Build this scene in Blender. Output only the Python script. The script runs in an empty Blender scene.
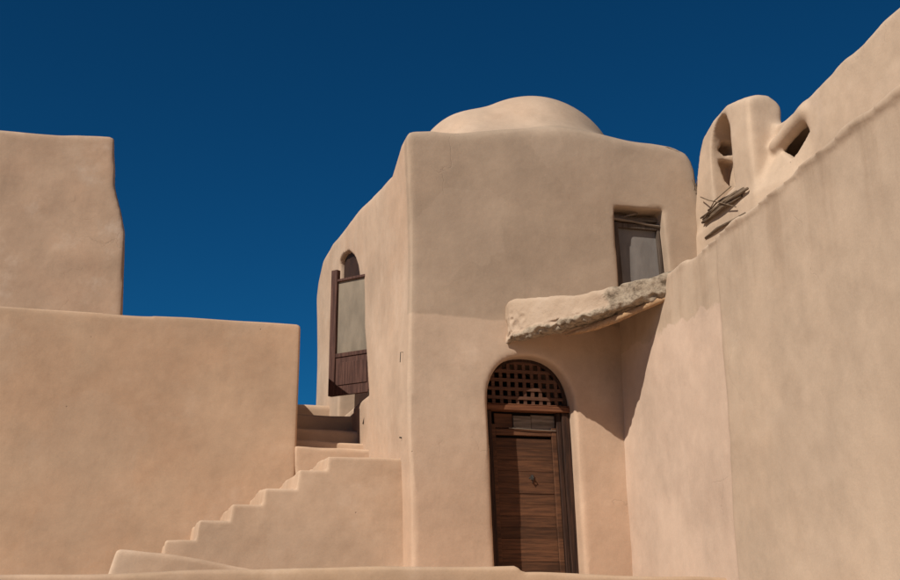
import bpy, math, random
import numpy as np
random.seed(4)
S = bpy.context.scene
C = S.collection

# ------------------------------------------------------------------ camera
cam_d = bpy.data.cameras.new('camera'); cam = bpy.data.objects.new('camera', cam_d); C.objects.link(cam)
cam_d.sensor_width = 36; cam_d.lens = 44.0; cam_d.clip_end = 5000; cam_d.clip_start = .05
cam.location = (0, 0, 0)                     # eye level is z = 0, the street lies at -1.6
cam.rotation_euler = (math.radians(90 + 15), 0, math.radians(-15))
S.camera = cam
# ------------------------------------------------------------------ light
SUN = np.array([1.55, 1.0, -1.60])           # direction the light travels
SUN = SUN / np.linalg.norm(SUN)
el = math.asin(-SUN[2]); az = math.atan2(-SUN[0], -SUN[1])   # azimuth from +Y towards +X
W = bpy.data.worlds.new('World'); S.world = W; W.use_nodes = True
wn = W.node_tree; bg = wn.nodes['Background']
sky = wn.nodes.new('ShaderNodeTexSky'); sky.sky_type = 'NISHITA'; sky.sun_disc = False
sky.sun_elevation = el; sky.sun_rotation = az
sky.altitude = 1500; sky.air_density = 0.8; sky.dust_density = 0.0; sky.ozone_density = 4.0
hsv = wn.nodes.new('ShaderNodeMixRGB'); hsv.blend_type = 'MULTIPLY'; hsv.inputs[0].default_value = 1.0
hsv.inputs[2].default_value = (0.05, 0.405, 0.585, 1)
wn.links.new(sky.outputs[0], hsv.inputs[1]); wn.links.new(hsv.outputs[0], bg.inputs[0])
bg.inputs[1].default_value = 0.068
sd = bpy.data.lights.new('sun', 'SUN'); sd.energy = 4.2; sd.angle = math.radians(.5); sd.color = (1, .94, .84)
so = bpy.data.objects.new('sun', sd); C.objects.link(so); so.location = (-10, -8, 15)
from mathutils import Vector
so.rotation_euler = Vector(SUN).to_track_quat('-Z', 'Y').to_euler()
S.view_settings.view_transform = 'Standard'; S.view_settings.look = 'None'
S.view_settings.exposure = 0.28; S.view_settings.gamma = 1; S.view_settings.use_curve_mapping = False
S.render.engine = 'CYCLES'

# ------------------------------------------------------------------ object helpers
def link(name, me, parent=None, mat=None):
    o = bpy.data.objects.new(name, me); C.objects.link(o)
    if parent is not None: o.parent = parent
    if mat is not None and me is not None: me.materials.append(mat)
    return o
def tag(o, label, cat, group=None):
    o['label'] = label; o['category'] = cat
    if group: o['group'] = group
    return o
def rebase(o, loc):
    """give a top-level mesh an origin at its base without moving it"""
    import mathutils
    o.data.transform(mathutils.Matrix.Translation(-Vector(loc))); o.location = loc
    return o

# ------------------------------------------------------------------ signed distance fields
def vnoise(x, y, z, scale, seed):
    rs = np.random.RandomState(seed); N = 32
    L = rs.rand(N, N, N).astype(np.float32) * 2 - 1
    x = x / scale; y = y / scale; z = z / scale
    xi = np.floor(x).astype(int); yi = np.floor(y).astype(int); zi = np.floor(z).astype(int)
    fx = x - xi; fy = y - yi; fz = z - zi
    fx = fx * fx * (3 - 2 * fx); fy = fy * fy * (3 - 2 * fy); fz = fz * fz * (3 - 2 * fz)
    r = 0
    for a in (0, 1):
        for b in (0, 1):
            for c in (0, 1):
                w = (fx if a else 1 - fx) * (fy if b else 1 - fy) * (fz if c else 1 - fz)
                r = r + w * L[(xi + a) % N, (yi + b) % N, (zi + c) % N]
    return r
def fbm(x, y, z, amps, seed):
    return sum(a * vnoise(x, y, z, s, seed + i * 7) for i, (s, a) in enumerate(amps))
def smax(a, b, k):
    h = np.maximum(k - np.abs(a - b), 0) / k
    return np.maximum(a, b) + h * h * k * .25
def smin(a, b, k): return -smax(-a, -b, k)
def box(x, y, z, x0, x1, y0, y1, z0, z1, r=.03):
    qx = np.abs(x - (x0 + x1) / 2) - (x1 - x0) / 2 + r
    qy = np.abs(y - (y0 + y1) / 2) - (y1 - y0) / 2 + r
    qz = np.abs(z - (z0 + z1) / 2) - (z1 - z0) / 2 + r
    return (np.sqrt(np.maximum(qx, 0) ** 2 + np.maximum(qy, 0) ** 2 + np.maximum(qz, 0) ** 2)
            + np.minimum(np.maximum(qx, np.maximum(qy, qz)), 0) - r)
def capsule(x, y, z, a, b, r0, r1):
    a = np.array(a, float); b = np.array(b, float); d = b - a
    t = np.clip(((x - a[0]) * d[0] + (y - a[1]) * d[1] + (z - a[2]) * d[2]) / (d @ d), 0, 1)
    return np.sqrt((x - a[0] - t * d[0]) ** 2 + (y - a[1] - t * d[1]) ** 2 + (z - a[2] - t * d[2]) ** 2) - (r0 + (r1 - r0) * t)
WALL_NOISE = ((1.7, .026), (.6, .005), (.22, .001))

def surface(f, bounds, h, noise=WALL_NOISE, seed=1):
    """naive surface nets: returns verts, quads"""
    (x0, x1), (y0, y1), (z0, z1) = bounds
    xs = np.arange(x0, x1 + h, h, dtype=np.float32); ys = np.arange(y0, y1 + h, h, dtype=np.float32); zs = np.arange(z0, z1 + h, h, dtype=np.float32)
    X, Y, Z = np.meshgrid(xs, ys, zs, indexing='ij')
    F = f(X, Y, Z).astype(np.float32)
    if noise:
        m = np.abs(F) < .12 + h
        F[m] += fbm(X[m], Y[m], Z[m], noise, seed)
    s = F < 0
    nx, ny, nz = F.shape
    # cells
    cs = np.zeros((nx - 1, ny - 1, nz - 1), np.int8)
    for a in (0, 1):
        for b in (0, 1):
            for c in (0, 1):
                cs += s[a:nx - 1 + a, b:ny - 1 + b, c:nz - 1 + c]
    act = (cs > 0) & (cs < 8)
    idx = np.full(act.shape, -1, np.int64); I, J, K = np.nonzero(act); idx[I, J, K] = np.arange(len(I))
    acc = np.zeros((len(I), 3)); cnt = np.zeros(len(I))
    corner = [(a, b, c) for a in (0, 1) for b in (0, 1) for c in (0, 1)]
    for p in corner:
        for ax in range(3):
            if p[ax]: continue
            q = list(p); q[ax] = 1
            f0 = F[I + p[0], J + p[1], K + p[2]]; f1 = F[I + q[0], J + q[1], K + q[2]]
            cr = (f0 < 0) != (f1 < 0)
            t = np.where(cr, f0 / np.where(cr, f0 - f1, 1), 0)
            P = np.empty((len(I), 3)); P[:, 0] = p[0]; P[:, 1] = p[1]; P[:, 2] = p[2]
            P[:, ax] += t
            acc += P * cr[:, None]; cnt += cr
    V = acc / cnt[:, None] + np.stack([I, J, K], 1)
    V = V * h + np.array([x0, y0, z0])
    quads = []
    for ax in range(3):
        sl0 = [slice(None)] * 3; sl1 = [slice(None)] * 3
        sl0[ax] = slice(0, -1); sl1[ax] = slice(1, None)
        ch = s[tuple(sl0)] != s[tuple(sl1)]
        b, c = [(1, 2), (2, 0), (0, 1)][ax]
        i = np.array(np.nonzero(ch))
        ok = (i[b] > 0) & (i[c] > 0) & (i[b] < F.shape[b] - 1) & (i[c] < F.shape[c] - 1)
        i = i[:, ok]
        def cell(db, dc):
            j = i.copy(); j[b] -= db; j[c] -= dc
            return idx[j[0], j[1], j[2]]
        q = np.stack([cell(1, 1), cell(0, 1), cell(0, 0), cell(1, 0)], 1)
        ins = s[i[0], i[1], i[2]]
        q = np.where(ins[:, None], q, q[:, ::-1])
        quads.append(q)
    Q = np.concatenate(quads)
    return V, Q
def mesh_from(V, Q, name):
    me = bpy.data.meshes.new(name)
    n = Q.shape[1]
    me.vertices.add(len(V)); me.vertices.foreach_set('co', V.astype(np.float32).ravel())
    me.loops.add(len(Q) * n); me.loops.foreach_set('vertex_index', Q.astype(np.int32).ravel())
    me.polygons.add(len(Q)); me.polygons.foreach_set('loop_start', np.arange(0, len(Q) * n, n, dtype=np.int32))
    me.polygons.foreach_set('use_smooth', np.ones(len(Q), bool))
    me.update(calc_edges=True); me.validate()
    return me
def subset(V, Q, keep):
    q = Q[keep]; u, inv = np.unique(q, return_inverse=True)
    return V[u], inv.reshape(q.shape), u
def vert_normals(V, Q):
    n = np.cross(V[Q[:, 2]] - V[Q[:, 0]], V[Q[:, 3]] - V[Q[:, 1]])
    N = np.zeros_like(V)
    for k in range(4): np.add.at(N, Q[:, k], n)
    return N / np.maximum(np.linalg.norm(N, axis=1), 1e-9)[:, None]
def sdf_obj(name, f, bounds, h, mat, parent=None, noise=WALL_NOISE, seed=1):
    V, Q = surface(f, bounds, h, noise, seed)
    return link(name, mesh_from(V, Q, name), parent, mat)

# ------------------------------------------------------------------ polygon helper for timber work
class MB:
    def __init__(s): s.v = []; s.f = []
    def hexa(s, p):               # 8 points: bottom ring 0-3, top ring 4-7
        n = len(s.v); s.v += [tuple(map(float, q)) for q in p]
        s.f += [tuple(n + i for i in f) for f in ((0, 3, 2, 1), (4, 5, 6, 7), (0, 1, 5, 4), (1, 2, 6, 5), (2, 3, 7, 6), (3, 0, 4, 7))]
    def box(s, x0, x1, y0, y1, z0, z1, tr=lambda p: p):
        s.hexa([tr(q) for q in ((x0, y0, z0), (x1, y0, z0), (x1, y1, z0), (x0, y1, z0), (x0, y0, z1), (x1, y0, z1), (x1, y1, z1), (x0, y1, z1))])
    def prism(s, poly, y0, y1, tr=lambda p: p):   # poly in (x,z), counter-clockwise
        n = len(s.v); k = len(poly)
        s.v += [tuple(map(float, tr((a, y0, b)))) for a, b in poly] + [tuple(map(float, tr((a, y1, b)))) for a, b in poly]
        s.f.append(tuple(n + i for i in range(k))); s.f.append(tuple(n + k + i for i in reversed(range(k))))
        for i in range(k): s.f.append((n + i, n + k + i, n + k + (i + 1) % k, n + (i + 1) % k))
    def tube(s, pts, rad, sides=8):
        pts = [np.array(p, float) for p in pts]; n = len(s.v)
        if not hasattr(rad, '__len__'): rad = [rad] * len(pts)
        for i, p in enumerate(pts):
            d = pts[min(i + 1, len(pts) - 1)] - pts[max(i - 1, 0)]; d /= np.linalg.norm(d)
            a = np.cross(d, (0, 0, 1)); a = a / np.linalg.norm(a) if np.linalg.norm(a) > 1e-3 else np.array((1., 0, 0)); b = np.cross(d, a)
            for k in range(sides):
                t = 2 * math.pi * k / sides; s.v.append(tuple(p + rad[i] * (a * math.cos(t) + b * math.sin(t))))
        for i in range(len(pts) - 1):
            for k in range(sides):
                k2 = (k + 1) % sides; s.f.append((n + i * sides + k, n + i * sides + k2, n + (i + 1) * sides + k2, n + (i + 1) * sides + k))
        s.f.append(tuple(n + k for k in reversed(range(sides)))); s.f.append(tuple(n + (len(pts) - 1) * sides + k for k in range(sides)))
    def build(s, name, mat, parent=None, bevel=0, smooth=False):
        me = bpy.data.meshes.new(name); me.from_pydata(s.v, [], s.f); me.update()
        import bmesh
        b = bmesh.new(); b.from_mesh(me); bmesh.ops.recalc_face_normals(b, faces=b.faces)
        if bevel: bmesh.ops.bevel(b, geom=list(b.edges), offset=bevel, segments=1, affect='EDGES')
        b.to_mesh(me); b.free()
        if smooth: me.polygons.foreach_set('use_smooth', np.ones(len(me.polygons), bool))
        return link(name, me, parent, mat)

# ------------------------------------------------------------------ materials
def srgb(r, g, b):
    f = lambda c: (c / 255 / 12.92) if c / 255 <= .04045 else ((c / 255 + .055) / 1.055) ** 2.4
    return (f(r), f(g), f(b), 1)
class NT:
    def __init__(s, name):
        s.m = bpy.data.materials.new(name); s.m.use_nodes = True; s.t = s.m.node_tree
        s.b = s.t.nodes['Principled BSDF']; s.b.inputs['Specular IOR Level'].default_value = .25
        g = s.t.nodes.new('ShaderNodeNewGeometry'); s.pos = g.outputs['Position']
    def n(s, typ, **kw):
        n = s.t.nodes.new('ShaderNode' + typ)
        for k, v in kw.items():
            if k.startswith('_'): setattr(n, k[1:], v)
            else:
                i = n.inputs[int(k[1:])] if k[0] == 'i' and k[1:].isdigit() else n.inputs[k]
                if hasattr(v, 'links') or isinstance(v, bpy.types.NodeSocket): s.t.links.new(v, i)
                else: i.default_value = v
        return n
    def noise(s, scale, detail=4, rough=.55, vec=None, stretch=None):
        v = vec or s.pos
        if stretch: v = s.n('Mapping', Vector=v, Scale=stretch).outputs[0]
        return s.n('TexNoise', Vector=v, Scale=scale, Detail=detail, Roughness=rough).outputs['Fac']
    def ramp(s, fac, a, b, lo=0., hi=1.):
        return s.n('MapRange', _interpolation_type='SMOOTHSTEP', Value=fac, i1=a, i2=b, i3=lo, i4=hi).outputs[0]
    def mix(s, fac, a, b, mode='MIX'):
        return s.n('MixRGB', _blend_type=mode, i0=fac, i1=a, i2=b).outputs[0]
    def math(s, op, a, b=0.): return s.n('Math', _operation=op, i0=a, i1=b).outputs[0]
    def xyz(s):
        q = s.n('SeparateXYZ', i0=s.pos); return q.outputs
    def done(s, col, rough=.95, bump=None, dist=.01, strength=1.):
        s.t.links.new(col, s.b.inputs['Base Color']) if isinstance(col, bpy.types.NodeSocket) else setattr(s.b.inputs['Base Color'], 'default_value', col)
        s.b.inputs['Roughness'].default_value = rough
        if bump is not None:
            bn = s.n('Bump', Strength=strength, Distance=dist, Height=bump); s.t.links.new(bn.outputs[0], s.b.inputs['Normal'])
        return s.m

def plaster(name, base, warm, pale, zones=None, seed=0., bump=1.0, k_warm=.75, k_pale=.5):
    """mud plaster: hand-trowelled, cloudy, with warmer and paler patches, thin stains and pits"""
    m = NT(name)
    off = m.n('Mapping', Vector=m.pos, Location=(seed * 3.1, seed * 1.7, seed * 2.3)).outputs[0]
    n1 = m.noise(.55, 5, .6, off); n2 = m.noise(1.6, 6, .62, off); n3 = m.noise(6, 6, .65, off); n4 = m.noise(55, 3, .6, off)
    streak = m.noise(2.2, 5, .6, off, (1, 1, .22))
    col = m.mix(m.ramp(n1, .42, .66, 0, k_warm), base, warm)
    col = m.mix(m.ramp(n2, .50, .74, 0, k_pale), col, pale)
    col = m.mix(m.ramp(streak, .55, .75, 0, .15), col, tuple(c * .80 for c in base[:3]) + (1,))
    if zones: col = zones(m, col, off)
    v = m.math('ADD', m.math('MULTIPLY', n3, .26), m.math('MULTIPLY', n4, .16))
    v = m.math('ADD', m.math('ADD', v, m.math('MULTIPLY', n2, .26)), .56)
    v = m.math('ADD', v, m.math('MULTIPLY', m.ramp(m.noise(.8, 4, .6, m.n('Mapping', Vector=off, Location=(9, 4, 2)).outputs[0]), .3, .7), .19))
    col = m.mix(1., col, m.n('CombineXYZ', i0=v, i1=v, i2=v).outputs[0], 'MULTIPLY')
    # hairline cracks, only here and there, and faint trowelled repair patches
    wob = m.n('VectorMath', _operation='ADD', i0=off, i1=m.n('VectorMath', _operation='SCALE', i0=m.n('TexNoise', Vector=off, Scale=3.0, Detail=4.).outputs['Color'], Scale=.45).outputs[0]).outputs[0]
    ce = m.n('TexVoronoi', _feature='DISTANCE_TO_EDGE', Vector=wob, Scale=.8).outputs['Distance']
    crk = m.math('MULTIPLY', m.ramp(ce, .001, .006, 1, 0), m.ramp(m.noise(.7, 3, .5, wob), .58, .68))
    col = m.mix(m.math('MULTIPLY', crk, .16), col, tuple(c * .4 for c in base[:3]) + (1,))
    pc = m.n('TexVoronoi', _feature='F1', Vector=wob, Scale=.9).outputs['Color']
    pv = m.n('SeparateXYZ', i0=pc).outputs[0]
    col = m.mix(m.ramp(pv, .70, .90, 0, .14), col, pale)
    # small pits and scratches
    vo = m.n('TexVoronoi', _feature='F1', Vector=off, Scale=2.3, Randomness=1.).outputs['Distance']
    vo2 = m.math('ADD', vo, m.math('MULTIPLY', n4, .02))
    pit = m.ramp(vo2, .018, .034, 1, 0)
    col = m.mix(m.math('MULTIPLY', pit, .55), col, tuple(c * .45 for c in base[:3]) + (1,))
    soft = m.noise(2.6, 3, .45, off); trowel = m.noise(4.5, 4, .5, off, (1, 1, .45))
    fl = m.n('TexVoronoi', _feature='F1', Vector=m.n('Mapping', Vector=off, Scale=(1, 1, 1.9), Rotation=(.6, .9, .3)).outputs[0], Scale=11., Randomness=1.).outputs
    flk = m.math('MULTIPLY', m.ramp(fl['Distance'], .05, .09, 1, 0), m.ramp(m.n('SeparateXYZ', i0=fl['Color']).outputs[0], .72, .78))
    col = m.mix(m.math('MULTIPLY', flk, .22), col, tuple(c * .5 for c in base[:3]) + (1,))
    hgt = m.math('ADD', m.math('MULTIPLY', soft, .34), m.math('MULTIPLY', trowel, .10))
    hgt = m.math('ADD', hgt, m.math('MULTIPLY', m.noise(14, 5, .55, off), .05))
    hgt = m.math('ADD', hgt, m.math('MULTIPLY', n4, .028))
    hgt = m.math('SUBTRACT', hgt, m.math('MULTIPLY', pit, .12))
    hgt = m.math('SUBTRACT', hgt, m.math('MULTIPLY', crk, .03))
    return m.done(col, .95, hgt, .045 * bump, .8)

BASE = (.46, .333, .240, 1); WARM = (.465, .315, .216, 1); PALE = (.50, .375, .280, 1); GREY = (.40, .30, .215, 1)

def tower_zone(m, col, off):
    p = m.xyz()
    jit = m.math('MULTIPLY', m.math('SUBTRACT', m.noise(2.5, 4, .6, off), .5), .12)
    up = m.ramp(m.math('ADD', p[2], jit), 3.0, 3.035, 0, 1)           # older brown coat above the seam
    front = m.math('MAXIMUM', m.ramp(p[1], 12.2, 12.1, 0, 1), m.math('MULTIPLY', m.ramp(p[2], 5.3, 5.6), m.ramp(m.math('ADD', p[0], m.math('MULTIPLY', jit, 3.)), 3.9, 5.3, .1, .8)))  # dome also browns towards the right: its shaded side painted into the coat
    col = m.mix(m.math('MULTIPLY', m.math('MULTIPLY', up, front), .75), col, (.325, .24, .172, 1))
    low = m.ramp(m.math('ADD', p[2], jit), 2.2, .4, 0, .6)
    return m.mix(low, col, (.48, .305, .2, 1))
def bwall_zone(m, col, off):
    p = m.xyz()
    jit = m.math('MULTIPLY', m.math('SUBTRACT', m.noise(3., 5, .6, off), .5), .5)
    near = m.ramp(p[1], 9.02, 8.98, 0, 1)
    pt = m.math('SUBTRACT', m.math('ADD', p[2], jit), m.math('MULTIPLY', m.math('SUBTRACT', 10.4, p[1]), -.02))
    patch = m.ramp(pt, 2.62, 2.66, 0, 1)
    grey = m.math('MAXIMUM', near, patch)
    a = m.mix(.75, col, (.54, .395, .30, 1))      # smooth pink coat
    b = m.mix(.62, col, (.43, .325, .235, 1))
    dr = m.noise(3.2, 5, .62, off, (1, 1, .10)); dm = m.ramp(m.math('ADD', p[2], m.math('MULTIPLY', m.math('SUBTRACT', m.noise(.9, 3, .5, off), .5), 1.4)), 1.9, 3.2)
    b = m.mix(m.math('MULTIPLY', m.math('MULTIPLY', m.ramp(dr, .46, .66), dm), .5), b, (.31, .215, .145, 1))      # rough grey-brown coat
    return m.mix(grey, a, b)

M_tower = plaster('tower_plaster', BASE, WARM, PALE, tower_zone, 1.)
M_left = plaster('left_plaster', (.435, .295, .195, 1), (.45, .285, .18, 1), (.46, .33, .235, 1), None, 2., k_warm=.8)
M_high = plaster('high_plaster', (.42, .29, .20, 1), (.44, .285, .19, 1), (.48, .36, .27, 1), None, 3., k_pale=1.)
M_stair = plaster('stair_plaster', (.46, .32, .22, 1), (.46, .305, .20, 1), (.48, .355, .26, 1), None, 4.)
M_b = plaster('enclosure_plaster', BASE, WARM, PALE, bwall_zone, 5.)
M_c = plaster('belfry_plaster', (.48, .355, .255, 1), BASE, (.52, .40, .305, 1), None, 6.)
M_par = plaster('parapet_plaster', (.44, .30, .195, 1), WARM, PALE, None, 7.)
M_floor = plaster('floor_earth', (.42, .31, .22, 1), (.42, .29, .2, 1), PALE, None, 8.)

def wood(name, c1, c2, axis=2, plank=None, scale=9., worn=None, rough=.75):
    m = NT(name)
    st = [1, 1, 1]; st[axis] = .07
    g = m.noise(scale * 4, 6, .65, None, tuple(st)); g2 = m.noise(scale * .6, 4, .6, None, tuple(min(1, s * 4) for s in st))
    col = m.mix(m.ramp(g, .35, .65), c1, c2)
    if worn: col = m.mix(m.ramp(g2, .5, .7, 0, .7), col, worn)
    if plank:
        p = m.xyz(); w = m.n('TexWhiteNoise', _noise_dimensions='1D').outputs
        idx = m.math('FLOOR', m.math('DIVIDE', p[2], plank))
        wn_ = m.n('TexWhiteNoise', _noise_dimensions='1D', W=idx).outputs['Value']
        v = m.math('ADD', m.math('MULTIPLY', wn_, .5), .75)
        col = m.mix(1., col, m.n('CombineXYZ', i0=v, i1=v, i2=v).outputs[0], 'MULTIPLY')
    return m.done(col, rough, g, .004, .8)
M_wood_dark = wood('dark_timber', (.018, .008, .005, 1), (.05, .022, .012, 1))
M_wood_red = wood('red_timber', (.10, .035, .016, 1), (.18, .07, .03, 1), axis=0)
M_lattice = wood('lattice_timber', (.075, .032, .018, 1), (.13, .06, .034, 1), axis=0)
M_door = wood('door_planks', (.055, .023, .011, 1), (.115, .048, .022, 1), axis=0, plank=.128)
M_grey_wood = wood('weathered_timber', (.10, .075, .055, 1), (.22, .17, .13, 1), axis=0)
M_stick = wood('stick_timber', (.09, .06, .04, 1), (.20, .14, .09, 1), axis=1)
M_log = wood('log_timber', (.30, .17, .085, 1), (.42, .26, .14, 1), axis=1, worn=(.25, .17, .11, 1))
M_shutter = wood('brown_window_timber', (.045, .019, .014, 1), (.095, .044, .032, 1))
M_frame = wood('grey_brown_frame', (.05, .035, .025, 1), (.11, .08, .06, 1))
M_void = NT('room_shade_black').done((.012, .008, .006, 1))  # near-black colour standing in for unlit depth
def cloth(name, c, rough):
    m = NT(name); n = m.noise(7, 4, .6, None, (1, 1, .35)); n2 = m.noise(1.8, 2)
    return m.done(m.mix(m.ramp(m.math('ADD', m.math('MULTIPLY', n, .6), m.math('MULTIPLY', n2, .4)), .35, .65), tuple(k * .72 for k in c[:3]) + (1,), c), rough, n, .004)
M_pane = cloth('dusty_pane', (.19, .17, .155, 1), .45)
M_pane2 = cloth('dusty_side_pane', (.235, .19, .14, 1), .4)
def rubble_mat():
    m = NT('broken_mud'); n = m.noise(9, 7, .7); n2 = m.noise(2.3, 4)
    col = m.mix(m.ramp(n, .35, .65), (.17, .125, .085, 1), (.40, .31, .23, 1))
    return m.done(col, .97, n, .06, 1.)
M_rub = rubble_mat()
M_iron = NT('old_iron').done((.04, .035, .03, 1), .6)
M_cord = NT('dark_cord').done((.05, .035, .025, 1), .8)

# ------------------------------------------------------------------ shared geometry of the place
BU = np.array([.1015, .9948])                       # run of the right-hand walls, away from the viewer
def bdist(x, y, px, py): return -((x - px) * BU[1] - (y - py) * BU[0])    # >0 on the viewer's (left) side
def on_c(y, off=0.):                                # x of the belfry wall's face at a given y
    return 6.46 + (y - 12) * BU[0] / BU[1] - off / BU[1]

def add_structure(o): o['kind'] = 'structure'; return o
# ground: one sheet to the horizon, gently uneven, and the raised terrace behind the parapet
def sheet(name, x0, x1, y0, y1, z, nx, ny, mat, amp, holes=None):
    v = []; f = []
    for j in range(ny + 1):
        for i in range(nx + 1):
            a = x0 + (x1 - x0) * i / nx; b = y0 + (y1 - y0) * j / ny
            v.append((a, b, z + amp * math.sin(a * .9 + 1.3) * math.cos(b * .7)))
    for j in range(ny):
        for i in range(nx):
            n = j * (nx + 1) + i; f.append((n, n + 1, n + nx + 2, n + nx + 1))
    me = bpy.data.meshes.new(name); me.from_pydata(v, [], f)
    me.polygons.foreach_set('use_smooth', np.ones(len(f), bool))
    return add_structure(link(name, me, None, mat))
sheet('ground', -1500, 1500, -1500, 1500, -1.62, 60, 60, M_floor, .01)
o = sdf_obj('terrace', lambda x, y, z: box(x, y, z, -9, 5.6, 9.3, 14.6, -1.75, 0.02, .02), ((-9.2, 5.8), (9.1, 14.8), (-1.8, .2)), .08, M_floor, seed=31)
add_structure(o)

# ------------------------------------------------------------------ the domed house
house = bpy.data.objects.new('domed_house', None); C.objects.link(house); house.location = (4.6, 12, -1.6)
tag(house, 'sand coloured mud house with a low dome, arched brown door and broken canopy', 'house')
def hp(o):      # parent keeping world position
    o.parent = house; o.matrix_parent_inverse.identity(); o.location = -Vector(house.location)
    return o
YT = [11.5, 12.0, 12.35, 12.9, 13.6, 15.5, 17.7, 18.7, 19.2, 19.6, 19.9, 20.3]
ZT = [5.27, 5.27, 5.26, 5.06, 5.12, 5.39, 5.62, 5.60, 5.40, 5.05, 4.6, 3.9]
def arch2(u, z, w, zs, h, pw=2.0):
    """pointed-round arch: u from the centre, springing at zs, rise h"""
    lo = np.abs(u) - w
    hi = ((np.abs(u / w) ** pw + np.abs((z - zs) / h) ** pw) ** (1 / pw) - 1) * w
    return np.where(z > zs, hi, lo)
def tower_f(x, y, z):
    lean = (z - .26) * -.018
    wob = .025 * np.sin(z * 1.9 + .4)
    left = (2.78 + lean + wob * .6) - x
    left = left - .05 * np.clip((y - 12.5), 0, 1) * 0
    front = 12.0 - y
    right = x - 6.85
    back = y - 20.1
    zt = np.interp(y, YT, ZT) + np.interp(x, [2.6, 3.0, 4.0, 5.2, 5.9, 6.2, 6.38, 6.46, 6.52, 7], [0, .09, .13, .20, .20, .18, .12, .0, -.4, -.6]) * np.clip(1 - (y - 12.2) / 1.0, 0.25, 1)
    zt = zt + .02 * np.sin(x * 3.3)
    top = (z - zt) * .85
    d = smax(left, front, .045)
    d = smax(d, right, .1); d = smax(d, back, .8); d = smax(d, top, .13)
    P5 = 2.0
    e = ((np.abs((x - 4.72) / 1.27) ** P5 + np.abs((y - 13.55) / 1.34) ** P5 + np.abs((z - 5.22) / 1.30) ** P5) ** (1 / P5) - 1) * 1.2
    e2 = (np.sqrt(((x - 3.85) / .78) ** 2 + ((y - 13.45) / 1.1) ** 2 + ((z - 5.2) / 1.0) ** 2) - 1) * .9
    e = smin(e, e2, .2)
    d = smin(d, e, .48)
    d = np.maximum(d, -z - 1.75)
    # door niche (its jambs lean)
    zc = np.clip(z, -2, 3)
    u = x - (4.19 - (zc - 2.0) * .045)
    nich = smax(arch2(u, z, .535 - .02 * np.clip(z - 1.0, 0, 2) * 0, 1.98, .61, 2.3), y - (12.42 + .5 * np.clip((z - 2.0) / .04, 0, 1)), .03)
    d = smax(d, -nich, .05)
    # small square window high on the front
    uw = (x - 5.685) + (z - 4.1) * .05
    wn_ = np.maximum(np.abs(uw) - .335, np.maximum(z - (4.565 + .006 * np.sin(x * 14)), 3.35 - z)); wn_ = smax(wn_, y - 12.34, .02)
    d = smax(d, -wn_, .035)
    # arched niche on the left side
    yn = np.interp(z, [2.3, 2.46, 3.2, 3.6, 4.1, 4.5, 4.75, 4.97, 5.06], [14.44, 14.44, 14.74, 14.94, 15.07, 15.28, 15.56, 16.05, 16.5])
    ni = smax(smax(yn - y, y - 16.97, .1), z - 5.07, .16); ni = smax(ni, 2.48 - z, .02); ni = smax(ni, x - 3.05, .03)
    d = smax(d, -ni, .04)
    return d
V, Q = surface(tower_f, ((2.5, 7.0), (11.8, 20.3), (-1.8, 6.9)), .032, WALL_NOISE, 3)
cen = V[Q].mean(axis=1)
isd = (np.sqrt(((cen[:, 0] - 4.55) / 1.6) ** 2 + ((cen[:, 1] - 13.55) / 1.5) ** 2) < 1) & (cen[:, 2] > 5.55)
NV = vert_normals(V, Q)
for nm, keep in (('wall', ~isd), ('dome', isd)):
    v, q, u = subset(V, Q, keep)
    me = mesh_from(v, q, nm)
    me.normals_split_custom_set_from_vertices(NV[u].tolist())
    hp(link(nm, me, None, M_tower))

# --- front door
sh = lambda p: (p[0] - (p[2] - 2.0) * .045, p[1], p[2])
fr = MB()
fr.box(3.655, 3.765, 12.20, 12.36, -.1, 1.97, sh); fr.box(4.64, 4.735, 12.20, 12.36, -.1, 1.97, sh)
fr.box(4.585, 4.638, 12.24, 12.36, -.1, 1.97, sh)
fr = hp(fr.build('door_frame', M_wood_dark, None, .006))
lt = MB(); lt.box(3.655, 4.735, 12.17, 12.33, 1.973, 2.035, sh)
lt.box(3.655, 4.735, 12.185, 12.33, 2.037, 2.053, sh)
hp(lt.build('lintel', M_wood_red, None, .006))
# lattice fanlight
la = MB()
def ah(x):   # height of the arch above the lintel
    u = (x - 4.19) / .52; return 2.0 + .595 * max(0, 1 - abs(u) ** 2.3) ** (1 / 2.3)
x = 3.72
while x < 4.70:
    top = ah(x) - .0
    if top > 2.10: la.box(x - .021, x + .019, 12.235, 12.262, 2.05, top, sh)
    x += .0975
z = 2.13
while z < 2.56:
    hw = .53 * max(0, 1 - ((z - 2.0) / .595) ** 2.3) ** (1 / 2.3)
    la.box(4.19 - hw, 4.19 + hw, 12.225, 12.252, z - .019, z + .019, sh); z += .105
hp(la.build('lattice', M_lattice, None))
# curved rim board behind the lattice and black boards beyond, painting the shade of the unlit room
rim = MB(); n = 18
for i in range(n):
    t0 = math.pi * i / n; t1 = math.pi * (i + 1) / n
    P = lambda t, k: (4.19 + math.copysign(abs(math.cos(t)) ** (2 / 2.3), math.cos(t)) * .53 * k, 2.0 + abs(math.sin(t)) ** (2 / 2.3) * .605 * k)
    a, b, c_, d_ = P(t0, 1.0), P(t1, 1.0), P(t1, .93), P(t0, .93)
    rim.hexa([sh(q) for q in ((d_[0], 12.22, d_[1]), (a[0], 12.22, a[1]), (b[0], 12.22, b[1]), (c_[0], 12.22, c_[1]), (d_[0], 12.3, d_[1]), (a[0], 12.3, a[1]), (b[0], 12.3, b[1]), (c_[0], 12.3, c_[1]))])
hp(rim.build('arch_rim', M_wood_dark, None))
vb = MB(); vb.box(3.6, 4.85, 12.372, 12.392, -.2, 2.06, lambda p: p); pass; hp(vb.build('shade_board', M_void, None))
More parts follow.
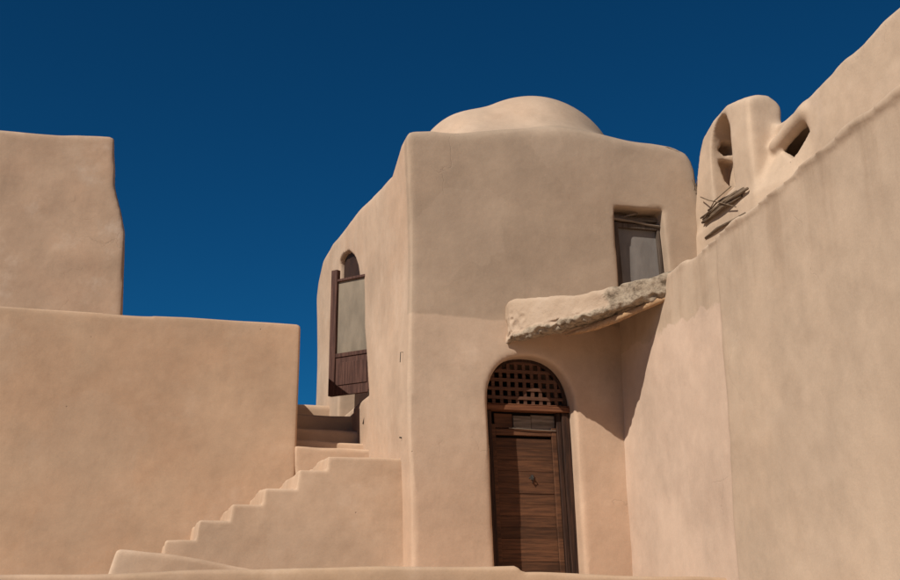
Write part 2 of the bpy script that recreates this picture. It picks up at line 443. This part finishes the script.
vb = MB(); vb.box(3.6, 4.85, 12.84, 12.86, 1.9, 2.75); hp(vb.build('room_shade_black', M_void, None))
dr = MB()
z = -.1; k = 0
while z < 1.66:
    hgt = .128
    jy = random.uniform(-.006, .006)
    z2 = min((math.floor(z / .128 + .001) + 1) * .128, 1.69)
    dr.box(3.83, 4.52, 12.305 + jy, 12.35, z + .0012, z2 - .0012, sh); z = z2
door = hp(dr.build('door', M_door, None, .0015))
dd = MB(); dd.box(3.768, 3.828, 12.27, 12.35, -.1, 1.82, sh); dd.box(4.522, 4.582, 12.27, 12.35, -.1, 1.79, sh); dd.box(3.83, 4.52, 12.275, 12.35, 1.695, 1.77, sh)
def sub(o, par): o.parent = par; return o
sub(dd.build('stile', M_door, None, .004), door)
tr_ = MB(); tr_.box(4.06, 4.28, 12.29, 12.33, 1.78, 1.93, sh); tr_.box(4.285, 4.58, 12.30, 12.34, 1.775, 1.945, sh)
sub(tr_.build('patch_board', M_grey_wood, None, .004), door)
tr_ = MB(); tr_.box(3.83, 4.055, 12.31, 12.34, 1.78, 1.95, sh); sub(tr_.build('top_board', M_door, None, .004), door)
ir = MB(); ir.tube([(4.0, 12.262, 1.775), (4.3, 12.258, 1.765), (4.585, 12.262, 1.76)], .006, 6); sub(ir.build('wire', M_grey_wood, None), door)
lc = MB(); lc.box(4.24, 4.268, 12.285, 12.31, 1.18, 1.24, sh); lc.tube([(4.28, 12.275, 1.23), (4.295, 12.26, 1.2), (4.285, 12.275, 1.15)], .006, 6)
lc.tube([(4.25, 12.27, 1.2), (4.25, 12.25, 1.2)], .012, 8)
sub(lc.build('latch', M_iron, None), door)

# --- high front window
sw = lambda p: (p[0] - (p[2] - 4.1) * .05, p[1], p[2])
wf = MB()
wf.box(5.352, 5.44, 12.12, 12.24, 3.3, 4.40, sw); wf.box(5.975, 6.015, 12.14, 12.24, 3.3, 4.40, sw)
wf.box(5.44, 5.975, 12.13, 12.24, 4.335, 4.395, sw)
win = hp(wf.build('window', M_frame, None, .005))
p_ = MB(); p_.box(5.44, 5.975, 12.19, 12.21, 3.3, 4.335, sw); sub(p_.build('pane', M_pane, None), win)
l_ = MB()
l_.tube([(5.34, 12.10, 4.435), (5.6, 12.11, 4.425), (5.85, 12.12, 4.395), (6.0, 12.13, 4.385)], [.022, .02, .016, .02], 7)
l_.tube([(5.36, 12.2, 4.50), (5.7, 12.2, 4.47), (6.0, 12.2, 4.49)], [.03, .035, .03], 7)
l_.tube([(5.42, 12.12, 4.44), (5.6, 12.1, 4.50), (5.7, 12.12, 4.53)], .012, 6)
sub(l_.build('stick_lintel', M_grey_wood, None), win)

# --- arched side window: a timber bay set askew in its niche
A = np.array([2.80, 14.72]); Bq = np.array([2.33, 15.28]); du = (Bq - A) / np.linalg.norm(Bq - A); dn = np.array([-du[1], du[0]])
if dn[1] > 0: dn = -dn                               # outward, towards the viewer
LEN = np.linalg.norm(Bq - A)
def bw(p):                                           # local (along, out, z)
    q = A + du * p[0] + dn * p[1]; return (q[0], q[1], p[2])
sf = MB()
sf.box(LEN - .11, LEN, -.05, .03, 2.56, 4.40, bw)                   # outer post
sf.box(.0, LEN - .11, -.05, .02, 4.215, 4.255, bw)
sf.box(-.05, LEN - .11, -.05, .02, 3.10, 3.16, bw)
sf.box(-.05, .02, -.05, .02, 2.58, 4.40, bw)
sidew = hp(sf.build('side_window', M_shutter, None, .006))
pb = MB(); pb.box(-.04, LEN - .11, -.045, .005, 2.56, 3.10, bw); pb.box(.04, LEN - .16, .005, .018, 2.70, 3.02, bw); sub(pb.build('lower_panel', M_shutter, None, .004), sidew)
pn = MB(); pn.box(.02, LEN - .11, -.035, -.015, 3.16, 4.215, bw); sub(pn.build('pane', M_pane2, None), sidew)
ub = MB(); arc = [(14.95, 4.25), (17.05, 4.25), (17.05, 5.14), (15.3, 5.14)]
ub.prism(arc, 2.775, 2.81, lambda p: (p[1], p[0], p[2])); sub(ub.build('arch_board', M_wood_dark, None), sidew)
ib = MB(); ib.box(2.98, 3.0, 14.6, 16.9, 2.5, 4.9); sub(ib.build('inner_board', M_wood_dark, None), sidew)

# --- canopy: a mud slab on poles spanning the corner above the door
C0 = np.array([3.91, 11.70]); P1 = np.array([5.23, 10.31])
def canopy_f(x, y, z):
    d = P1 - C0; L = np.linalg.norm(d); d = d / L
    n_ = np.array([d[1], -d[0]])
    if n_[1] > 0: n_ = -n_
    t = (x - C0[0]) * d[0] + (y - C0[1]) * d[1]
    s_ = (x - C0[0]) * n_[0] + (y - C0[1]) * n_[1]
    bow = .11 * np.sin(np.clip(t / L, 0, 1) * math.pi)
    edge = s_ - bow
    left = (3.91 - x) - (12 - y) * .15
    tt = np.clip(t / L, -.1, 1.1)
    zb = 2.72 + .25 * tt - .04 * np.sin(tt * math.pi) ; zt = 3.20 - .34 * np.sin(np.clip(tt, 0, 1) * math.pi) * .28 + .06 * tt
    slope = -.12 * np.clip(-s_, 0, 2)
    top = z - (zt + slope * -.3); bot = (zb + .30 * np.clip(-s_ - .1, 0, 1.0)) - z
    zl = zb + .04 + .04 * vnoise(x, y, 0 * z, .22, 71) + .035 * vnoise(x, y, 0 * z, .07, 72) + .06 * np.clip(tt - .35, 0, .5)
    rg_ = np.abs(vnoise(x, y, z, .09, 73)) + .6 * np.abs(vnoise(x, y, z, .045, 74))
    edge = edge + (.03 + .045 * rg_) * np.clip((zl - z) / .02, 0, 1)
    dd_ = smax(edge, left, .08); dd_ = smax(dd_, top, .07); dd_ = smax(dd_, bot, .05)
    # ragged bottom lip
    dd_ = dd_ + np.where(z < zb + .10, .022 * np.abs(vnoise(x, y, z, .06, 77)) + .022 * vnoise(x, y, z, .15, 78), 0) + .03 * np.abs(vnoise(x, y, z, .08, 80)) * np.clip((4.02 - x) / .06, 0, 1) * np.clip((3.08 - z) / .1, 0, 1)
    # crumbled hollow towards the wall
    dd_ = dd_ + .05 * np.clip((tt - .55) / .15, 0, 1) * np.clip((zt - z) / .12, 0, 1) + .022 * vnoise(x, y, z, .1, 79) * np.clip((tt - .5) / .2, 0, 1)
    dd_ = np.maximum(dd_, x - (5.40 + (y - 12) * .1015 + .1)); dd_ = np.maximum(dd_, y - 12.1)
    return dd_
def canopy_mat():
    m = NT('canopy_plaster')
    n1 = m.noise(3., 5, .6); n2 = m.noise(14, 6, .68); n3 = m.noise(45, 4, .6)
    p = m.xyz()
    d = P1 - C0; L = float(np.linalg.norm(d)); d = d / L
    t = m.math('ADD', m.math('MULTIPLY', m.math('SUBTRACT', p[0], float(C0[0])), float(d[0] / L)), m.math('MULTIPLY', m.math('SUBTRACT', p[1], float(C0[1])), float(d[1] / L)))
    hz = m.math('SUBTRACT', p[2], m.math('MULTIPLY', t, .25))
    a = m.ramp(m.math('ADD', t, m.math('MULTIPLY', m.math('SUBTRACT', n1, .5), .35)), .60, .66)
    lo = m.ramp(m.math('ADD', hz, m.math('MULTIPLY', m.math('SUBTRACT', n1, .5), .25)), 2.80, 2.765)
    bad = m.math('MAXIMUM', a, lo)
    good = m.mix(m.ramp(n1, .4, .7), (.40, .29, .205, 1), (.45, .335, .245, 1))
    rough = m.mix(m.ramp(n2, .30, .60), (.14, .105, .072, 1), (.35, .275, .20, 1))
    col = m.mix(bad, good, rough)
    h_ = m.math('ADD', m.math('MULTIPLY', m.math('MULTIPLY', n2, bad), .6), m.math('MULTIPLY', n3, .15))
    return m.done(col, .96, h_, .04, 1.)
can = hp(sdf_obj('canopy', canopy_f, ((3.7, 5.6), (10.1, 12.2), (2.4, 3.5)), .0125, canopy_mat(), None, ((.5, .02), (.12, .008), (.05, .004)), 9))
lg = MB(); lg.tube([(4.39, 11.34, 2.715), (4.50, 11.21, 2.735), (4.63, 11.06, 2.76), (4.79, 10.89, 2.815), (4.98, 10.71, 2.89), (5.16, 10.53, 2.965), (5.33, 10.37, 3.01)], [.012, .03, .038, .044, .036, .038, .03], 12)
sub(lg.build('log', M_log, None, 0, True), can)
# wire hanging below the side window, nail and hook on the corner
w_ = MB(); w_.tube([(2.78, 14.62, 2.56), (2.755, 14.66, 2.40), (2.76, 14.72, 2.28), (2.73, 14.78, 2.12)], .010, 5); hp(w_.build('cable', M_cord, None))
w_ = MB(); w_.tube([(2.74, 12.3, 2.62), (2.70, 12.3, 2.62), (2.695, 12.3, 2.50)], .005, 5); hp(w_.build('wall_hook', M_iron, None))
w_ = MB(); w_.tube([(2.80, 12.36, 1.62), (2.71, 12.36, 1.635)], .009, 5); hp(w_.build('nail', M_iron, None))
# tuft at the eaves on the right
w_ = MB()
for i in range(9):
    a = random.uniform(0, 6.28); x0 = 6.44 + random.uniform(-.05, .05)
    w_.tube([(x0, 11.98, 4.86), (x0 + .03 * math.cos(a), 11.96, 4.93), (x0 + .07 * math.cos(a), 11.95, 4.96 + random.uniform(0, .07))], .004, 4)
hp(w_.build('dry_tuft', M_stick, None))
w_ = MB(); w_.tube([(6.0, 12.05, 5.43), (6.12, 12.02, 5.435), (6.26, 12.02, 5.39), (6.38, 12.02, 5.30)], .006, 5)
hp(w_.build('dry_twig', M_stick, None))

# ------------------------------------------------------------------ stair
steps = [(-.02, .30), (.18, .45), (.52, .69), (.86, .85), (1.21, 1.05), (1.58, 1.24), (1.91, 1.42)]
def stair_f(x, y, z):
    d = box(x, y, z, steps[0][0], 2.9, 12.46, 14.6, -1.8, steps[0][1], .015)
    for xs, zt in steps[1:]:
        zt2 = zt + .012 * np.sin(y * 5 + xs * 9)
        d = np.minimum(d, box(x + (z - zt) * -.10, y, z - (zt2 - zt), xs, 2.9, 12.46, 14.6, -1.8, zt, .014))
    return d
def flight_f(x, y, z):
    d = box(x, y, z, 1.5, 2.95, 14.44, 18, -1.8, 1.735, .015)
    for yy, zt in ((14.85, 1.87), (15.25, 2.085), (15.65, 2.345)):
        d = np.minimum(d, box(x, y, z, 1.5, 2.95, yy, 18, -1.8, zt, .03))
    d = np.minimum(d, box(x, y, z, 1.5, 2.95, 17.8, 18.1, -1.8, 2.84, .05))
    return np.maximum(d, 1.79 - x)
stair = bpy.data.objects.new('staircase', None); C.objects.link(stair); stair.location = (.9, 12.46, 0)
tag(stair, 'plastered outdoor stair of seven low steps climbing right to the landing beside the domed house', 'stairs')
def ss(o): o.parent = stair; o.location = -Vector(stair.location); return o
ss(sdf_obj('lower_flight', stair_f, ((-.4, 3.0), (12.3, 14.8), (-1.0, 1.6)), .02, M_stair, None, ((1.2, .018), (.35, .008), (.12, .0025)), 12))
ss(sdf_obj('upper_flight', flight_f, ((1.4, 3.05), (13.6, 18.3), (-.5, 3.0)), .035, M_stair, None, ((.9, .016), (.3, .008)), 14))
def kerb_f(x, y, z):
    zt = np.interp(x, [-.4, -.27, .18, .95, 1.5], [.37, .36, .315, .19, .10])
    return smax(smax(smax(-.31 - x + (z - .36) * .25, x - 1.6, .05), smax(12.16 - y, y - 12.5, .05), .05), (z - zt), .05)
ss(sdf_obj('kerb', kerb_f, ((-.7, 1.8), (12.0, 12.6), (-.3, .6)), .022, M_stair, None, ((.5, .015), (.15, .005)), 16))

# ------------------------------------------------------------------ left-hand walls
def l1_f(x, y, z):
    zt = 3.39 + .010 * np.sin(x * 2.2) + .004 * np.sin(x * 5.1)
    d = smax(x - 1.80, 14.45 - y, .012)
    return smax(np.maximum(np.maximum(d, y - 17.6), -8 - x), np.maximum(z - zt, -1.8 - z), .015)
o = sdf_obj('low_wall', l1_f, ((-8.1, 2.0), (14.2, 17.8), (-1.9, 3.6)), .038, M_left, None, ((2.6, .016), (.7, .004), (.25, .0015)), 20)
tag(rebase(o, (-2, 14.45, -1.6)), 'long lower plaster wall with a straight level top, behind the stair on the left', 'wall')
def l2_f(x, y, z):
    xr = np.interp(z, [2, 4.04, 5.3, 5.64, 6.04, 6.6, 6.9], [-.58, -.60, -.66, -.74, -.86, -.92, -.94])
    xr = xr - (y - 17) * .09
    zt = np.interp(x, [-8, -2.6, -1.0], [6.6, 6.76, 6.86])
    d = smax(x - xr, 17.65 - .65 - y, .06)
    return smax(np.maximum(np.maximum(d, y - 19.5), -8 - x), np.maximum(z - zt, 3.0 - z), .07)
o = sdf_obj('tall_wall', l2_f, ((-8.1, -.3), (16.8, 19.7), (2.9, 7.1)), .045, M_high, None, ((1.4, .035), (.45, .010), (.2, .003)), 23)
tag(rebase(o, (-4, 17, 3.0)), 'taller blunt plaster wall rising behind the long lower wall at far left', 'wall')

# ------------------------------------------------------------------ right-hand enclosure wall
def b_f(x, y, z):
    s_ = bdist(x, y, 5.36, 12.0)                    # >0 on the near side of the face
    step = np.clip((9.03 - .0 - y + .03 * np.sin(z * 3)) / .07, 0, 1); step = step * step * (3 - 2 * step) * .035
    lipz = 3.15 + .018 * np.sin(y * 2.1) + .006 * np.sin(y * 7.3)
    face = s_ - step - .03 * np.clip((z - lipz) / .04, 0, 1) * np.clip((10.2 - y) / .5, 0, 1)
    zt = 3.22 + .012 * np.sin(y * 3.1) + .02 * np.sin(y * 1.3) + .01 * np.sin(y * 9)
    back = -1.6 - s_
    return smax(np.maximum(np.maximum(face, back), np.maximum(.8 - y, y - 12.3)), np.maximum(z - zt, -1.8 - z), .05)
o = sdf_obj('enclosure_wall', b_f, ((4.0, 7.1), (.6, 12.5), (-1.9, 3.5)), .031, M_b, None, ((1.5, .022), (.5, .010), (.18, .004)), 27)
tag(rebase(o, (5.5, 6, -1.6)), 'broad right-hand plaster wall running towards the viewer, pink near the door and greyer in front', 'wall')

# belfry wall behind and above it
def tri_pr(x, y, z, tri, x0, x1):
    d = -1e9
    for i in range(len(tri)):
        (a, b), (c, e) = tri[i], tri[(i + 1) % len(tri)]
        n_ = np.array([e - b, -(c - a)], float); n_ /= np.linalg.norm(n_)
        d = np.maximum(d, (y - a) * n_[0] + (z - b) * n_[1])
    return np.maximum(d, np.maximum(x0 - x, x - x1))
def ccw(t):
    a = sum(t[i][0] * t[(i + 1) % len(t)][1] - t[(i + 1) % len(t)][0] * t[i][1] for i in range(len(t)))
    return t if a > 0 else t[::-1]
def c_f(x, y, z):
    s_ = bdist(x, y, 6.46, 12.0)
    # block carrying the bell arch
    zt = np.interp(y, [10.1, 10.3, 10.5, 10.92, 11.33, 11.64, 11.76, 11.92, 12.05, 12.2], [5.40, 5.43, 5.48, 5.58, 5.57, 5.48, 5.33, 4.92, 4.55, 4.3])
    zt = zt + np.interp(x, [6.2, 6.32, 6.46, 6.58, 6.68, 6.76, 6.85], [-.04, -.02, .02, .03, -.03, -.13, -.3]) * np.clip((10.9 - y) / .5, 0, 1)
    bell = smax(smax(s_ - .01 * np.sin(z * 4), 10.31 - y, .07), -.46 - s_ + .10 * np.clip(5.5 - z, 0, 1.), .06)
    bell = smax(np.maximum(bell, y - 12.4), z - zt, .09)
    # lower body flaring forward, nearer wall set back
    zb = 5.06 + .10 * np.clip((9.7 - y) / 2, 0, 1) + .008 * np.sin(y * 3.7) + .006 * np.sin(y * 8)
    offs = -.30 + .28 * np.clip((4.75 - z) / .5, 0, 1) * np.clip((y - 9.5) / .8, 0, 1)
    body = smax(s_ - offs, z - zb, .07)
    body = np.maximum(body, -1.35 - s_); body = np.maximum(np.maximum(body, .8 - y), y - 12.4)
    d = smin(bell, body, .10)
    # rounded lip over the spout hole
    d = smin(d, capsule(x, y, z, (on_c(10.2, -.28), 10.2, 4.78), (on_c(9.60, -.32), 9.60, 4.92), .09, .10), .07)
    # bell niche
    zc = z - 4.98
    ni = arch2(y - 11.12 - zc * -.02, z, .31, 5.10, .41); ni = smax(ni, 4.49 + (y - 11.1) * -.05 - z, .02); ni = np.maximum(ni, -.36 - s_)
    d = smax(d, -ni, .03)
    # gaps broken into the far jamb of the niche (x-z outlines)
    for tri in ([(6.56, 5.32), (6.50, 5.20), (6.58, 5.14), (6.72, 5.16), (6.72, 5.30)], [(6.50, 5.06), (6.58, 5.09), (6.72, 5.06), (6.72, 4.66), (6.57, 4.80)]):
        d = np.maximum(d, -tri_pr(y, x, z, ccw(tri), 11.2, 11.62))
    # spout hole
    h_ = tri_pr(x, y, z, ccw([(10.10, 4.68), (9.60, 4.80), (9.53, 4.67), (9.84, 4.47)]), 6.0, 7.12)
    d = smax(d, -h_, .03)
    d = np.maximum(d, -box(x, y, z, on_c(10) + .36, on_c(10) + 1.15, 9.35, 11.0, 4.4, 4.92, .04))
    return np.maximum(d, 3.0 - z)
M_C = M_c
o = sdf_obj('belfry_wall', c_f, ((5.2, 8.0), (.7, 12.5), (2.9, 5.8)), .03, M_C, None, ((1.1, .014), (.4, .008), (.15, .004)), 33)
tag(rebase(o, (6.2, 8, 3.0)), 'upper plaster wall at top right with a rounded bell arch and a triangular spout hole', 'wall')

# bundle of sticks jammed under the bell arch
def cp(y, off, z): return (on_c(y, off), y, z)
bs = bpy.data.objects.new('stick_bundle', None); C.objects.link(bs); bs.location = cp(11.1, .05, 4.3)
tag(bs, 'bundle of weathered sticks jammed into the plaster under the bell arch', 'sticks')
random.seed(11)
for i in range(5):
    b = MB(); k = i / 4 - .5
    y0 = 11.80 - random.uniform(0, .25); y1 = 10.42 + random.uniform(0, .35)
    z0 = 4.39 + k * .11; z1 = 4.34 + k * .09
    pts = []
    for j in range(6):
        t = j / 5; pts.append(cp(y0 + (y1 - y0) * t, .02 + .03 * math.sin(t * 3.1) + .02 * random.random(), z0 + (z1 - z0) * t + random.uniform(-.006, .006)))
    b.tube(pts, [random.uniform(.010, .021) for _ in pts], 7)
    q = b.build('stick', M_stick, None, 0, True); q.parent = bs; q.location = -bs.location
b = MB(); b.tube([cp(11.72, .05, 4.68), cp(11.4, .09, 4.52), cp(11.0, .09, 4.34), cp(10.72, .05, 4.20)], .007, 5)
b.tube([cp(11.55, .07, 4.36), cp(11.2, .10, 4.44), cp(10.75, .08, 4.46)], .007, 5)
q = b.build('twig', M_stick, None, 0, True); q.parent = bs; q.location = -bs.location
b = MB(); b.tube([cp(11.71, .02, 4.14), cp(11.3, .035, 4.13), cp(10.9, .03, 4.09), cp(10.55, .02, 4.07)], [.016, .02, .017, .012], 7)
o = b.build('stick', M_stick, None, 0, True); tag(rebase(o, cp(11.1, .02, 4.1)), 'single thin dark stick lying below the stick bundle under the bell arch', 'stick')

# ------------------------------------------------------------------ foreground parapet
def par_f(x, y, z):
    zt = np.interp(x, [-8, -1.1, 1.2, 3.11, 3.15, 3.3, 5.3], [.03, .07, .128, .160, .105, .105, .055]) + .006 * np.sin(x * 4.1)
    return smax(np.maximum(smax(9.30 - y, y - 9.62, .03), np.maximum(-8 - x, x - 5.25)), np.maximum(z - zt, -1.8 - z), .04)
o = sdf_obj('parapet', par_f, ((-8.1, 5.4), (9.1, 9.8), (-1.9, .35)), .035, M_par, None, ((1.2, .008), (.3, .004)), 41)
tag(rebase(o, (-1, 9.46, -1.6)), 'low plaster parapet along the bottom edge in front of the door and stair', 'parapet')
